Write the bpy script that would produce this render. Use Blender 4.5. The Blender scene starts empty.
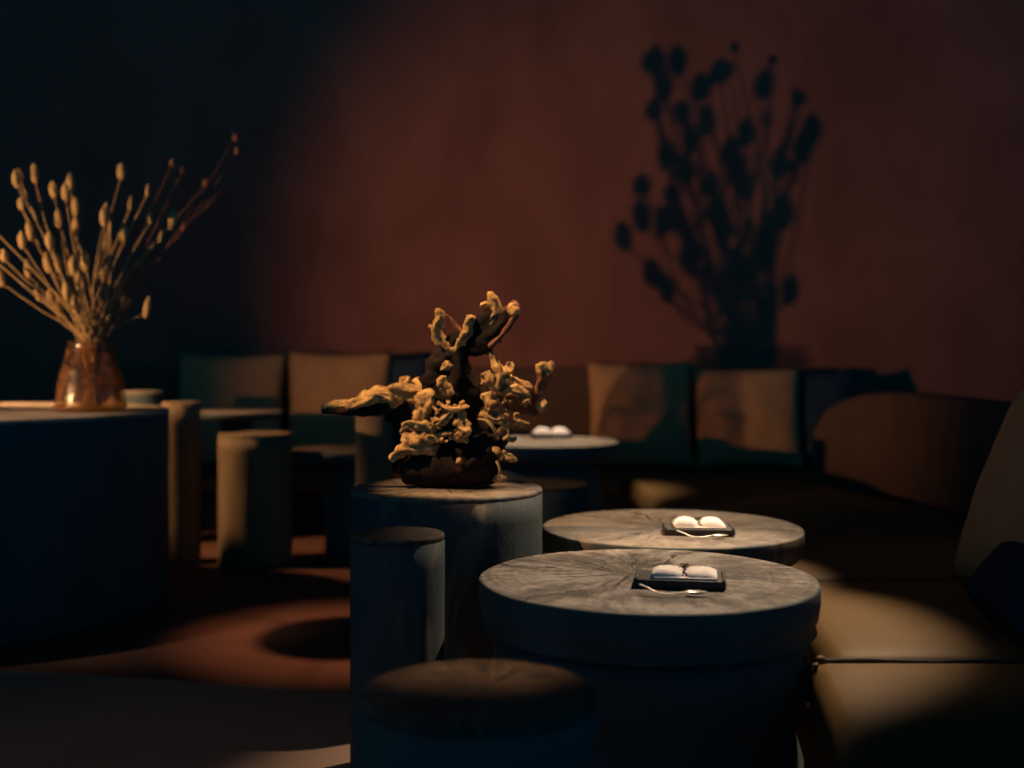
import bpy, bmesh, math, random
from mathutils import Vector, noise, Matrix

S = bpy.context.scene
COL = S.collection
F, HY, EYE = 1150.0, 353.0, 1.1          # focal length in pixels, horizon row, eye height

# ------------------------------------------------------------------ camera, world, exposure
cam_d = bpy.data.cameras.new('camera')
cam = bpy.data.objects.new('camera', cam_d)
COL.objects.link(cam)
cam.location = (0, 0, EYE)
cam.rotation_euler = (math.pi / 2, 0, 0)
cam_d.sensor_width = 36.0
cam_d.lens = F / 1024.0 * 36.0
cam_d.shift_y = -(384.0 - HY) / 1024.0
cam_d.clip_start = 0.05
cam_d.dof.use_dof = True
cam_d.dof.focus_distance = 3.25
cam_d.dof.aperture_fstop = 1.15
S.camera = cam

S.view_settings.view_transform = 'Standard'
S.view_settings.look = 'None'
S.view_settings.gamma = 1.0
S.view_settings.use_curve_mapping = False
S.view_settings.exposure = 0.0

world = bpy.data.worlds.new('dim_blue_fill')
S.world = world
world.use_nodes = True
wnt = world.node_tree
bg = wnt.nodes['Background']
# ambient blue fill added to lift the blacks, weaker overhead than toward the horizon
wtc = wnt.nodes.new('ShaderNodeTexCoord')
wsx = wnt.nodes.new('ShaderNodeSeparateXYZ')
wnt.links.new(wtc.outputs['Generated'], wsx.inputs[0])
wmr = wnt.nodes.new('ShaderNodeMapRange')
wnt.links.new(wsx.outputs[2], wmr.inputs[0])
for k_, v_ in ((1, 0.05), (2, 0.75), (3, 0.235), (4, 0.018)):
    wmr.inputs[k_].default_value = v_
bg.inputs[0].default_value = (0.004, 0.46, 0.97, 1)
wnt.links.new(wmr.outputs[0], bg.inputs[1])


def spot(name, loc, aim, power, color, size_deg, blend, radius=0.03, sx=1.0):
    d = bpy.data.lights.new(name, 'SPOT')
    d.energy = power
    d.color = color
    d.spot_size = math.radians(size_deg)
    d.spot_blend = blend
    d.shadow_soft_size = radius
    o = bpy.data.objects.new(name, d)
    COL.objects.link(o)
    o.location = loc
    o.rotation_euler = (Vector(aim) - Vector(loc)).to_track_quat('-Z', 'Y').to_euler()
    o.scale = (sx, 1, 1)
    return o


WARM = (1.0, 0.56, 0.26)
NEUT = (1.0, 0.74, 0.50)
LAMP = Vector((-3.87, 3.24, 1.15))
# low lamp at the left: throws the bouquet's shadow across the far wall and sofa
spot('low_side_spot', LAMP, (1.27, 8.0, 1.6), 540, WARM, 58, 1.0, 0.013, 0.85)
# ceiling spots, with added fills among them
spot('table_ceiling_spot', (1.5, 4.35, 3.1), (0.50, 3.24, 0.5), 680, NEUT, 30, 0.6, 0.03)
spot('rear_table_added_spot', (1.5, 5.1, 3.1), (0.6, 4.0, 0.49), 440, NEUT, 21, 0.5, 0.03)  # added to brighten the right part of the rear table
spot('stool_added_spot', (0.12, 3.0, 3.1), (-0.06, 2.33, 0.48), 260, WARM, 12, 1.0, 0.02)  # added to light the rear half of the near stool
spot('driftwood_ceiling_spot', (-1.6, 3.05, 2.9), (-0.2, 3.7, 1.02), 430, WARM, 19, 0.4, 0.02)
spot('seat_ceiling_spot', (1.15, 3.5, 3.1), (0.86, 2.85, 0.34), 30, (1.0, 0.64, 0.30), 19, 1.0, 0.05)
spot('driftwood_added_spot', (0.5, 4.05, 3.2), (-0.1, 3.7, 0.98), 300, WARM, 11, 0.5, 0.02)  # added from the right to brighten the right driftwood clump
spot('counter_added_spot', (-3.0, 4.5, 3.0), (-2.0, 4.6, 0.85), 130, (1.0, 0.7, 0.46), 27, 1.0, 0.04)  # second spot added to brighten the near part of the counter top
spot('log_ceiling_spot', (-3.3, 5.75, 2.1), (-1.78, 6.02, 0.5), 380, WARM, 50, 0.8, 0.04)
spot('far_table_ceiling_spot', (0.0, 6.6, 3.1), (0.22, 6.42, 0.6), 600, NEUT, 31, 0.8, 0.05)
spot('low_stool_added_spot', (0.0, 5.9, 3.1), (0.17, 5.5, 0.48), 55, WARM, 13, 0.8, 0.03)  # added to brighten the low stool's top
spot('platform_added_fill', (-1.6, 1.2, 3.1), (-1.1, 2.5, 0.0), 24, (1.0, 0.66, 0.45), 50, 1.0, 0.05)  # unseen wide fill added to brighten the near platform
spot('side_banquette_added_fill', (0.9, 5.0, 3.0), (1.8, 3.9, 0.7), 9, WARM, 46, 1.0, 0.05)  # weak fill added for the large pillow and side backrest


# ------------------------------------------------------------------ helpers
def P(px, py, d):
    return Vector(((px - 512.0) / F * d, d, EYE - (py - HY) / F * d))


def link_mesh(name, me, mats, parent=None, smooth=True):
    for m in (mats if isinstance(mats, (list, tuple)) else [mats]):
        me.materials.append(m)
    if smooth:
        for p in me.polygons:
            p.use_smooth = True
    o = bpy.data.objects.new(name, me)
    COL.objects.link(o)
    if parent:
        o.parent = parent
    return o


def from_bm(name, bm, mats, parent=None, smooth=True):
    bmesh.ops.recalc_face_normals(bm, faces=bm.faces)
    me = bpy.data.meshes.new(name)
    bm.to_mesh(me)
    bm.free()
    return link_mesh(name, me, mats, parent, smooth)


def auto_sharp(o, deg=38):
    me = o.data
    bm = bmesh.new()
    bm.from_mesh(me)
    for e in bm.edges:
        if len(e.link_faces) == 2 and e.calc_face_angle(0) > math.radians(deg):
            e.smooth = False
    bm.to_mesh(me)
    bm.free()


def tag(o, label, cat, group=None):
    o['label'] = label
    o['category'] = cat
    if group:
        o['group'] = group
    return o


def thing(name, loc, label, cat, group=None, rz=0.0):
    o = bpy.data.objects.new(name, None)
    o.empty_display_size = 0.1
    COL.objects.link(o)
    o.location = loc
    o.rotation_euler = (0, 0, rz)
    return tag(o, label, cat, group)


def structure(o):
    o['kind'] = 'structure'
    return o


def nz(x, y, z, s=1.0):
    return noise.noise(Vector((x * s, y * s, z * s)))


# ------------------------------------------------------------------ materials
def new_mat(name):
    m = bpy.data.materials.new(name)
    m.use_nodes = True
    nt = m.node_tree
    b = nt.nodes['Principled BSDF']
    return m, nt, b


class NB:
    """tiny node building helper"""
    def __init__(self, nt):
        self.nt = nt

    def n(self, t, **kw):
        nd = self.nt.nodes.new(t)
        for k, v in kw.items():
            setattr(nd, k, v)
        return nd

    def l(self, a, b):
        self.nt.links.new(a, b)

    def math(self, op, a, b=None, c=None, clamp=False):
        nd = self.n('ShaderNodeMath', operation=op, use_clamp=clamp)
        for i, v in enumerate((a, b, c)):
            if v is None:
                continue
            if hasattr(v, 'is_output'):
                self.l(v, nd.inputs[i])
            else:
                nd.inputs[i].default_value = v
        return nd.outputs[0]

    def ramp(self, fac, stops):
        nd = self.n('ShaderNodeValToRGB')
        cr = nd.color_ramp
        while len(cr.elements) < len(stops):
            cr.elements.new(0.5)
        for e, (p, c) in zip(cr.elements, stops):
            e.position = p
            e.color = (c[0], c[1], c[2], 1)
        self.l(fac, nd.inputs[0])
        return nd.outputs[0]

    def noise(self, vec, scale, detail=4, rough=0.55, dist=0.0):
        nd = self.n('ShaderNodeTexNoise')
        nd.inputs['Scale'].default_value = scale
        nd.inputs['Detail'].default_value = detail
        nd.inputs['Roughness'].default_value = rough
        nd.inputs['Distortion'].default_value = dist
        if vec is not None:
            self.l(vec, nd.inputs['Vector'])
        return nd.outputs[0]

    def mix(self, fac, a, b, mode='MIX'):
        nd = self.n('ShaderNodeMix', data_type='RGBA', blend_type=mode)
        for i, v in ((0, fac), (6, a), (7, b)):
            if hasattr(v, 'is_output'):
                self.l(v, nd.inputs[i])
            elif i == 0:
                nd.inputs[0].default_value = v
            else:
                nd.inputs[i].default_value = (v[0], v[1], v[2], 1)
        return nd.outputs[2]

    def maprange(self, v, a, b, c, d):
        nd = self.n('ShaderNodeMapRange')
        self.l(v, nd.inputs[0])
        for i, x in enumerate((a, b, c, d)):
            nd.inputs[1 + i].default_value = x
        return nd.outputs[0]

    def bump(self, h, strength, dist, bsdf):
        nd = self.n('ShaderNodeBump')
        nd.inputs['Strength'].default_value = strength
        nd.inputs['Distance'].default_value = dist
        self.l(h, nd.inputs['Height'])
        self.l(nd.outputs[0], bsdf.inputs['Normal'])


def mottled(name, stops, scale, rough, bump=0.0, bdist=0.01, stretch=(1, 1, 1), spec=0.3, detail=5, dist=0.0):
    m, nt, b = new_mat(name)
    k = NB(nt)
    tc = k.n('ShaderNodeTexCoord')
    mp = k.n('ShaderNodeMapping')
    mp.inputs['Scale'].default_value = stretch
    k.l(tc.outputs['Object'], mp.inputs['Vector'])
    f = k.noise(mp.outputs[0], scale, detail, 0.6, dist)
    k.l(k.ramp(f, stops), b.inputs['Base Color'])
    b.inputs['Roughness'].default_value = rough
    b.inputs['Specular IOR Level'].default_value = spec
    if bump:
        k.bump(k.noise(mp.outputs[0], scale * 3.0, 6, 0.65), bump, bdist, b)
    return m


def wood_top(name, seed, dark, mid, lite, pith=(0, 0), crack=1.0):
    m, nt, b = new_mat(name)
    k = NB(nt)
    tc = k.n('ShaderNodeTexCoord')
    mp = k.n('ShaderNodeMapping')
    mp.inputs['Location'].default_value = (-pith[0], -pith[1], 0)
    k.l(tc.outputs['Object'], mp.inputs['Vector'])
    wob = k.noise(mp.outputs[0], 6.0, 3)
    sx = k.n('ShaderNodeSeparateXYZ')
    k.l(mp.outputs[0], sx.inputs[0])
    x, y = sx.outputs[0], sx.outputs[1]
    r = k.math('SQRT', k.math('ADD', k.math('MULTIPLY', x, x), k.math('MULTIPLY', y, y)))
    a = k.math('ARCTAN2', x, k.math('MULTIPLY', y, -1.0))
    a = k.math('ADD', a, k.math('MULTIPLY', k.math('SUBTRACT', wob, 0.5), 0.5))

    def polar(am, rm, sd):
        c = k.n('ShaderNodeCombineXYZ')
        k.l(k.math('MULTIPLY', a, am), c.inputs[0])
        k.l(k.math('MULTIPLY', r, rm), c.inputs[1])
        c.inputs[2].default_value = sd
        return c.outputs[0]
    big = k.noise(tc.outputs['Object'], 3.2, 5, 0.6, 0.6)
    streak = k.noise(polar(5.0, 5.0, seed), 2.0, 6, 0.7)
    rings = k.noise(polar(0.6, 70.0, seed + 3), 1.0, 3, 0.5)
    f = k.math('ADD', k.math('MULTIPLY', big, 0.42), k.math('ADD', k.math('MULTIPLY', streak, 0.46), k.math('MULTIPLY', rings, 0.12)))
    col = k.ramp(f, [(0.42, dark), (0.50, mid), (0.58, lite)])
    # drying cracks running out from the pith
    rg = random.Random(int(seed * 10))
    fray = k.math('MULTIPLY', k.math('SUBTRACT', k.noise(mp.outputs[0], 22.0, 3, 0.6), 0.5), 0.03)
    cm = None
    for q in range(int(15 * crack) + 2):
        ak = -math.pi + 2 * math.pi * (q + rg.uniform(0.1, 0.9)) / (int(15 * crack) + 2)
        if abs(ak) > 3.0:
            continue
        r0, ln = (rg.uniform(0.02, 0.10), rg.uniform(0.05, 0.14)) if q % 3 else (rg.uniform(0.08, 0.28), rg.uniform(0.12, 0.5))
        wd = rg.uniform(0.003, 0.006)
        off = k.math('ABSOLUTE', k.math('ADD', k.math('MULTIPLY', k.math('SUBTRACT', a, ak), r), fray))
        line = k.maprange(off, wd * 0.5, wd * 1.5, 1.0, 0.0)
        span = k.math('MULTIPLY', k.maprange(r, r0, r0 + 0.02, 0.0, 1.0), k.maprange(r, r0 + ln, r0 + ln + 0.04, 1.0, 0.0))
        one = k.math('MULTIPLY', line, span)
        cm = one if cm is None else k.math('MAXIMUM', cm, one)
    col = k.mix(k.math('MULTIPLY', cm, 0.92), col, (0.012, 0.011, 0.010))
    k.l(col, b.inputs['Base Color'])
    b.inputs['Roughness'].default_value = 0.72
    b.inputs['Specular IOR Level'].default_value = 0.25
    h = k.math('SUBTRACT', f, k.math('MULTIPLY', cm, 0.7))
    k.bump(h, 0.55, 0.012, b)
    return m


M = {}
M['wall'] = mottled('red_brown_plaster', [(0.36, (0.165, 0.062, 0.045)), (0.52, (0.21, 0.078, 0.056)), (0.68, (0.25, 0.093, 0.064))],
                    1.5, 0.92, 0.25, 0.01, (1, 1, 0.55), 0.1, 7, 0.4)
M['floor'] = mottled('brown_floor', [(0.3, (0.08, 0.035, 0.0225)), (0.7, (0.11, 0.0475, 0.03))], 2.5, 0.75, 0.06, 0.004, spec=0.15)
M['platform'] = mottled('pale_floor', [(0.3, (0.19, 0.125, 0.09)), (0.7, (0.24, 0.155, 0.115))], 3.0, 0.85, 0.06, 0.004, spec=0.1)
M['leather'] = mottled('tan_leather', [(0.3, (0.088, 0.049, 0.0145)), (0.7, (0.110, 0.061, 0.018))], 5.0, 0.62, 0.10, 0.006, spec=0.2)
M['cloth'] = mottled('ochre_cloth', [(0.3, (0.36, 0.185, 0.085)), (0.7, (0.42, 0.215, 0.098))], 9.0, 0.9, 0.12, 0.004, spec=0.08)
M['brown'] = mottled('brown_upholstery', [(0.3, (0.096, 0.051, 0.036)), (0.7, (0.12, 0.063, 0.042))], 6.0, 0.85, 0.1, 0.004, spec=0.1)
M['navy'] = mottled('near_black_navy_cloth', [(0.3, (0.0156, 0.0286, 0.0442)), (0.7, (0.0234, 0.039, 0.0585))], 9.0, 0.95, 0.1, 0.004, spec=0.04)
M['seam'] = mottled('dark_piping', [(0.3, (0.03, 0.02, 0.014)), (0.7, (0.06, 0.04, 0.025))], 30.0, 0.8)
M['plinth'] = mottled('dark_plinth', [(0.3, (0.03, 0.028, 0.026)), (0.7, (0.045, 0.04, 0.035))], 4.0, 0.8, spec=0.1)
M['side'] = mottled('charred_log_side', [(0.40, (0.046, 0.060, 0.060)), (0.54, (0.056, 0.064, 0.062)), (0.585, (0.115, 0.095, 0.076)), (0.74, (0.155, 0.128, 0.10))],
                    4.5, 0.7, 0.35, 0.012, (1, 1, 0.5), 0.2, 6, 1.2)
M['black_side'] = mottled('black_log_side', [(0.4, (0.056, 0.072, 0.070)), (0.7, (0.082, 0.10, 0.096))], 5.0, 0.75, 0.35, 0.012, (1, 1, 0.35), 0.12)
M['pale_log'] = mottled('pale_peeled_log', [(0.30, (0.13, 0.085, 0.0475)), (0.55, (0.18, 0.1225, 0.07)), (0.75, (0.215, 0.15, 0.09))],
                        7.0, 0.8, 0.4, 0.01, (1, 1, 0.3), 0.15)
M['top_front'] = wood_top('split_wood_top', 1.3, (0.040, 0.032, 0.026), (0.110, 0.092, 0.078), (0.225, 0.198, 0.174), (-0.045, 0.045), 1.0)
M['top_back'] = wood_top('worn_wood_top', 5.1, (0.065, 0.052, 0.040), (0.13, 0.108, 0.085), (0.19, 0.162, 0.130), (-0.02, 0.0), 0.5)
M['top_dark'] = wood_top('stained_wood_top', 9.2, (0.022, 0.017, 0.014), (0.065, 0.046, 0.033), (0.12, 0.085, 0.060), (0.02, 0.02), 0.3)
M['top_pale'] = wood_top('pale_wood_top', 14.4, (0.21, 0.158, 0.112), (0.30, 0.23, 0.165), (0.37, 0.29, 0.215), (0, 0), 0.3)
M['drift'] = mottled('golden_driftwood', [(0.34, (0.13, 0.065, 0.03)), (0.46, (0.44, 0.27, 0.10)), (0.62, (0.62, 0.41, 0.165))],
                     26.0, 0.75, 0.9, 0.008, (1, 1, 1), 0.2, 6, 0.8)
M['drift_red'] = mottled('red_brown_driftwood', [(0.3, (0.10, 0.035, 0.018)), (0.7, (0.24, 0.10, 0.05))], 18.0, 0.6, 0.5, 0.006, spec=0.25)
M['drift_dark'] = mottled('dark_root_bark', [(0.35, (0.010, 0.010, 0.010)), (0.58, (0.022, 0.016, 0.013)), (0.75, (0.075, 0.032, 0.018))], 14.0, 0.8, 0.6, 0.008, spec=0.06)
M['linen'] = mottled('cream_linen', [(0.3, (0.55, 0.51, 0.485)), (0.7, (0.66, 0.61, 0.58))], 40.0, 0.9, 0.2, 0.001, spec=0.05)
M['board'] = mottled('black_board', [(0.3, (0.02, 0.02, 0.021)), (0.7, (0.04, 0.037, 0.035))], 20.0, 0.6, spec=0.3)
M['twine'] = mottled('dark_twine', [(0.3, (0.03, 0.022, 0.016)), (0.7, (0.07, 0.05, 0.035))], 60.0, 0.9)
M['stem'] = mottled('straw_stem', [(0.3, (0.27, 0.17, 0.07)), (0.7, (0.40, 0.265, 0.12))], 20.0, 0.85, spec=0.1)
M['pod'] = mottled('dry_seed_pod', [(0.3, (0.32, 0.20, 0.08)), (0.7, (0.46, 0.305, 0.135))], 60.0, 0.85, 0.4, 0.002, spec=0.1)
mm, nt, b = new_mat('brushed_metal')
b.inputs['Base Color'].default_value = (0.30, 0.27, 0.24, 1)
b.inputs['Metallic'].default_value = 0.85
b.inputs['Roughness'].default_value = 0.42
M['metal'] = mm
mm, nt, b = new_mat('amber_glass')
kk = NB(nt)
tr = kk.n('ShaderNodeBsdfTransparent')
tr.inputs[0].default_value = (0.95, 0.87, 0.72, 1)
df = kk.n('ShaderNodeBsdfDiffuse')
df.inputs[0].default_value = (0.22, 0.10, 0.04, 1)
gl = kk.n('ShaderNodeBsdfGlossy')
gl.inputs['Roughness'].default_value = 0.25
mx0 = kk.n('ShaderNodeMixShader')
pat = kk.n('ShaderNodeTexCoord')
kk.l(kk.maprange(kk.noise(pat.outputs['Object'], 16.0, 4, 0.6, 0.8), 0.42, 0.66, 0.05, 0.38), mx0.inputs[0])
kk.l(tr.outputs[0], mx0.inputs[1])
kk.l(df.outputs[0], mx0.inputs[2])
mx = kk.n('ShaderNodeMixShader')
tcx = kk.n('ShaderNodeTexCoord')
bmp = kk.n('ShaderNodeBump')
bmp.inputs['Strength'].default_value = 0.4
bmp.inputs['Distance'].default_value = 0.01
kk.l(kk.noise(tcx.outputs['Object'], 22.0, 2), bmp.inputs['Height'])
kk.l(bmp.outputs[0], gl.inputs['Normal'])
mx.inputs[0].default_value = 0.025
kk.l(mx0.outputs[0], mx.inputs[1])
kk.l(gl.outputs[0], mx.inputs[2])
nt.nodes.remove(b)
kk.l(mx.outputs[0], nt.nodes['Material Output'].inputs['Surface'])
M['amber'] = mm
M['pebble'] = mottled('brown_pebble', [(0.3, (0.22, 0.10, 0.05)), (0.7, (0.50, 0.32, 0.16))], 12.0, 0.35, spec=0.5)
mm, nt, b = new_mat('black_metal')
b.inputs['Base Color'].default_value = (0.02, 0.02, 0.022, 1)
b.inputs['Roughness'].default_value = 0.5
M['black_metal'] = mm


# ------------------------------------------------------------------ shape builders
def lathe_bm(profile, seed, n=72, wob=0.02, close_top=None, close_bottom=True, vwob=0.006, topmat=None, bm=None, c=(0, 0)):
    """profile: list of (r, z) from bottom to top; radius wobbles with angle. close_top = number of inner rings"""
    bm = bm or bmesh.new()
    rings = []
    for (r, z) in profile:
        ring = []
        for i in range(n):
            a = 2 * math.pi * i / n
            ca, sa = math.cos(a), math.sin(a)
            w = 1 + wob * (nz(ca * 1.3 + seed, sa * 1.3, seed * 0.7) + 0.5 * nz(ca * 3.1, sa * 3.1 + seed, z * 1.2)) + vwob * nz(ca * 6, sa * 6, z * 5 + seed)
            ring.append(bm.verts.new((c[0] + r * w * ca, c[1] + r * w * sa, z)))
        rings.append(ring)
    for k in range(len(rings) - 1):
        A, B = rings[k], rings[k + 1]
        for i in range(n):
            bm.faces.new((A[i], A[(i + 1) % n], B[(i + 1) % n], B[i]))
    if close_bottom:
        bm.faces.new(list(reversed(rings[0])))
    if close_top:
        prev = rings[-1]
        rt, zt = profile[-1]
        for q in range(1, close_top):
            f = 1 - q / close_top
            ring = []
            for i in range(n):
                v = rings[-1][i].co
                x = c[0] + (v.x - c[0]) * f
                y = c[1] + (v.y - c[1]) * f
                ring.append(bm.verts.new((x, y, zt + 0.004 * nz(x * 6, y * 6, seed) * min(1, q / 2))))
            for i in range(n):
                fc = bm.faces.new((prev[i], prev[(i + 1) % n], ring[(i + 1) % n], ring[i]))
                if topmat is not None:
                    fc.material_index = topmat
            prev = ring
        fc = bm.faces.new(prev)
        if topmat is not None:
            fc.material_index = topmat
    return bm


def log(name, px, top_v, d, r, label, cat, seed, side, top, group=None, wob=0.025, bevel=0.008, taper=0.0, z=None):
    """a standing log: a trunk and its sawn top face"""
    c = P(px, top_v, d)
    h = c.z if z is None else z
    t = thing(name, (c.x, d, 0), label, cat, group)
    t2 = 0.016
    prof = [(r * (1 + taper) * 0.985, 0.0), (r * (1 + taper), 0.02)]
    for i in range(1, 9):
        f = i / 9
        prof.append((r * (1 + taper * (1 - f)), 0.02 + (h - t2 - 0.02) * f))
    prof.append((r, h - t2))
    bm = lathe_bm(prof, seed, 72, wob, close_top=2)
    from_bm('trunk', bm, side, t)
    bm = lathe_bm([(r, h - t2), (r * 0.999, h - bevel), (r - bevel * 0.35, h - bevel * 0.3), (r - bevel, h)], seed, 72, wob, close_top=6)
    o = from_bm('sawn_top', bm, top, t)
    return t


def slab_table(name, px, top_v, d, r, thick, base_r, label, seed, top, side, group, z=None, lean=0.0):
    c = P(px, top_v, d)
    h = c.z if z is None else z
    t = thing(name, (c.x, d, 0), label, 'table', group)
    b0 = h - thick
    prof = [(base_r * 0.96, b0 - 0.012), (base_r * 1.06, b0), (r - 0.02, b0 + 0.12 * thick), (r - 0.006, b0 + thick * 0.3), (r, b0 + thick * 0.65), (r * 0.999, h - 0.007), (r - 0.002, h - 0.002), (r - 0.007, h)]
    bm = lathe_bm(prof, seed, 120, 0.012, close_top=10, vwob=0.006, topmat=1)
    o = from_bm('tabletop', bm, [side, top], t)
    prof = []
    hb = b0 - 0.012
    for i in range(11):
        f = i / 10
        prof.append((base_r * (0.96 + 0.04 * math.sin(f * 7 + seed)), hb * f))
    bm = lathe_bm(prof, seed + 3, 90, 0.05, close_top=3, vwob=0.02)
    from_bm('base', bm, side, t)
    return t


def tube_bm(pts, radii, n=10, bm=None, seg=5, flat=(1.0, 1.0), rough=0.0, seed=0.0, flat_axis=None, ridge=0.0):
    """smooth tube through pts with varying radius"""
    bm = bm or bmesh.new()
    pts = [Vector(p) for p in pts]
    m = len(pts)
    path, rad = [], []
    for i in range(m - 1):
        p0, p1, p2, p3 = pts[max(i - 1, 0)], pts[i], pts[i + 1], pts[min(i + 2, m - 1)]
        for s in range(seg):
            t = s / seg
            q = 0.5 * ((2 * p1) + (-p0 + p2) * t + (2 * p0 - 5 * p1 + 4 * p2 - p3) * t * t + (-p0 + 3 * p1 - 3 * p2 + p3) * t ** 3)
            path.append(q)
            rad.append(radii[i] * (1 - t) + radii[i + 1] * t)
    path.append(pts[-1])
    rad.append(radii[-1])
    # rounded ends
    up = Vector(flat_axis) if flat_axis else None
    rings = []
    prev_n = None
    L = len(path)
    for i in range(L):
        tg = (path[min(i + 1, L - 1)] - path[max(i - 1, 0)])
        if tg.length < 1e-9:
            tg = Vector((0, 0, 1))
        tg.normalize()
        if up is not None:
            nn = up - tg * up.dot(tg)
        elif prev_n is None:
            nn = tg.orthogonal()
        else:
            nn = prev_n - tg * prev_n.dot(tg)
        if nn.length < 1e-6:
            nn = tg.orthogonal()
        nn.normalize()
        prev_n = nn
        bb = tg.cross(nn)
        ring = []
        for j in range(n):
            a = 2 * math.pi * j / n
            r = rad[i]
            if rough:
                dvec = path[i] + (nn * math.cos(a) + bb * math.sin(a)) * r
                r *= 1 + rough * (nz(dvec.x * 40 + seed, dvec.y * 40, dvec.z * 40) + 0.6 * nz(dvec.x * 95, dvec.y * 95 + seed, dvec.z * 95))
                if ridge:
                    r *= 1 + ridge * nz(math.cos(a) * 1.9 + seed, math.sin(a) * 1.9 - seed, i * 0.11) + ridge * 0.5 * nz(math.cos(a) * 4.2, math.sin(a) * 4.2 + seed, i * 0.2)
            ring.append(bm.verts.new(path[i] + nn * math.cos(a) * r * flat[0] + bb * math.sin(a) * r * flat[1]))
        rings.append(ring)
    for k in range(L - 1):
        A, B = rings[k], rings[k + 1]
        for j in range(n):
            bm.faces.new((A[j], A[(j + 1) % n], B[(j + 1) % n], B[j]))
    for ring, tipdir, pr, rr in ((rings[0], path[0] - path[1], path[0], rad[0]), (rings[-1], path[-1] - path[-2], path[-1], rad[-1])):
        tip = bm.verts.new(pr + tipdir.normalized() * rr * 0.6)
        for j in range(n):
            a, b2 = ring[j], ring[(j + 1) % n]
            if ring is rings[0]:
                bm.faces.new((b2, a, tip))
            else:
                bm.faces.new((a, b2, tip))
    return bm


def blob(bm, c, rx, ry, rz, seed=0.0, rough=0.0, rot=None, sub=2, freq=30):
    mat = Matrix.Translation(Vector(c)) @ (rot.to_4x4() if rot else Matrix.Identity(4)) @ Matrix.Diagonal((rx, ry, rz, 1))
    res = bmesh.ops.create_icosphere(bm, subdivisions=sub, radius=1.0)
    for v in res['verts']:
        p = v.co.copy()
        if rough:
            p *= 1 + rough * nz(p.x * 1.7 + seed, p.y * 1.7, p.z * 1.7 + seed * 2)
        v.co = mat @ p
    return bm


def pillow(name, w, h, t, mat, seed=0, n=20, corner=0.06, wrinkle=0.012):
    """stuffed square cushion standing in its local XZ plane, base at z = 0"""
    bm = bmesh.new()
    grids = []
    for side in (1, -1):
        g = []
        for j in range(n + 1):
            row = []
            for i in range(n + 1):
                u, v = 2 * i / n - 1, 2 * j / n - 1
                e = max(0.0, (1 - abs(u) ** 2.6)) ** 0.55 * max(0.0, (1 - abs(v) ** 2.6)) ** 0.55
                pull = 1 - corner * ((1 - abs(v) ** 2) * abs(u) ** 3)
                pullv = 1 - corner * ((1 - abs(u) ** 2) * abs(v) ** 3)
                x = u * w / 2 * pull
                z = v * h / 2 * pullv + h / 2
                y = side * (t / 2 * e) + wrinkle * e * nz(x * 7 + seed, z * 7, side * 3 + seed)
                sag = -0.03 * h * (1 - v) * 0.5 * e
                row.append((x, y - sag * side * 0.4, z))
            g.append(row)
        grids.append(g)
    vs = {}
    for s in (0, 1):
        for j in range(n + 1):
            for i in range(n + 1):
                edge = i in (0, n) or j in (0, n)
                key = ('e', i, j) if edge else (s, i, j)
                if key not in vs:
                    vs[key] = bm.verts.new(grids[s][j][i])

    def V(s, i, j):
        return vs[('e', i, j)] if (i in (0, n) or j in (0, n)) else vs[(s, i, j)]
    for s in (0, 1):
        for j in range(n):
            for i in range(n):
                q = [V(s, i, j), V(s, i + 1, j), V(s, i + 1, j + 1), V(s, i, j + 1)]
                if s == 0:
                    q.reverse()
                bm.faces.new(q)
    return from_bm(name, bm, mat)


def soft_box(bm, quad, z0, z1, bev=0.04, nx=14, ny=14, puff=0.012, seed=0):
    """cushion block over a plan quad [(x,y)*4 counter-clockwise] with rounded rims"""
    q = [Vector((x, y, 0)) for x, y in quad]

    def at(u, v):
        return (q[0] * (1 - u) + q[1] * u) * (1 - v) + (q[3] * (1 - u) + q[2] * u) * v
    levels = []
    h = z1 - z0
    for z, inset in ((z0, bev * 0.5), (z0 + bev * 0.5, 0), (z0 + h * 0.5, -0.008), (z1 - bev, 0.0), (z1 - bev * 0.3, bev * 0.28), (z1, bev * 0.9)):
        levels.append((z, inset))
    wid = (q[1] - q[0]).length
    dep = (q[3] - q[0]).length
    border = [(i / nx, 0.0) for i in range(nx)] + [(1.0, j / ny) for j in range(ny)] + [(1 - i / nx, 1.0) for i in range(nx)] + [(0.0, 1 - j / ny) for j in range(ny)]

    def ins(u, v, inset):
        return at(inset / wid + u * (1 - 2 * inset / wid), inset / dep + v * (1 - 2 * inset / dep))
    rings = []
    for z, inset in levels:
        rings.append([bm.verts.new((*(ins(u, v, inset).xy), z)) for u, v in border])
    m = len(border)
    for k in range(len(rings) - 1):
        for i in range(m):
            bm.faces.new((rings[k][i], rings[k][(i + 1) % m], rings[k + 1][(i + 1) % m], rings[k + 1][i]))
    bm.faces.new(list(reversed(rings[0])))
    # top grid
    top = {}
    idx = {b: i for i, b in enumerate([(round(u * nx), round(v * ny)) for u, v in border])}
    for j in range(ny + 1):
        for i in range(nx + 1):
            if (i, j) in idx:
                top[i, j] = rings[-1][idx[i, j]]
            else:
                p = ins(i / nx, j / ny, bev * 0.9)
                e = math.sin(math.pi * i / nx) ** 0.5 * math.sin(math.pi * j / ny) ** 0.5
                top[i, j] = bm.verts.new((p.x, p.y, z1 + puff * e + 0.006 * e * nz(p.x * 4 + seed, p.y * 4, seed)))
    for j in range(ny):
        for i in range(nx):
            bm.faces.new((top[i, j], top[i + 1, j], top[i + 1, j + 1], top[i, j + 1]))
    return bm


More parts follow.
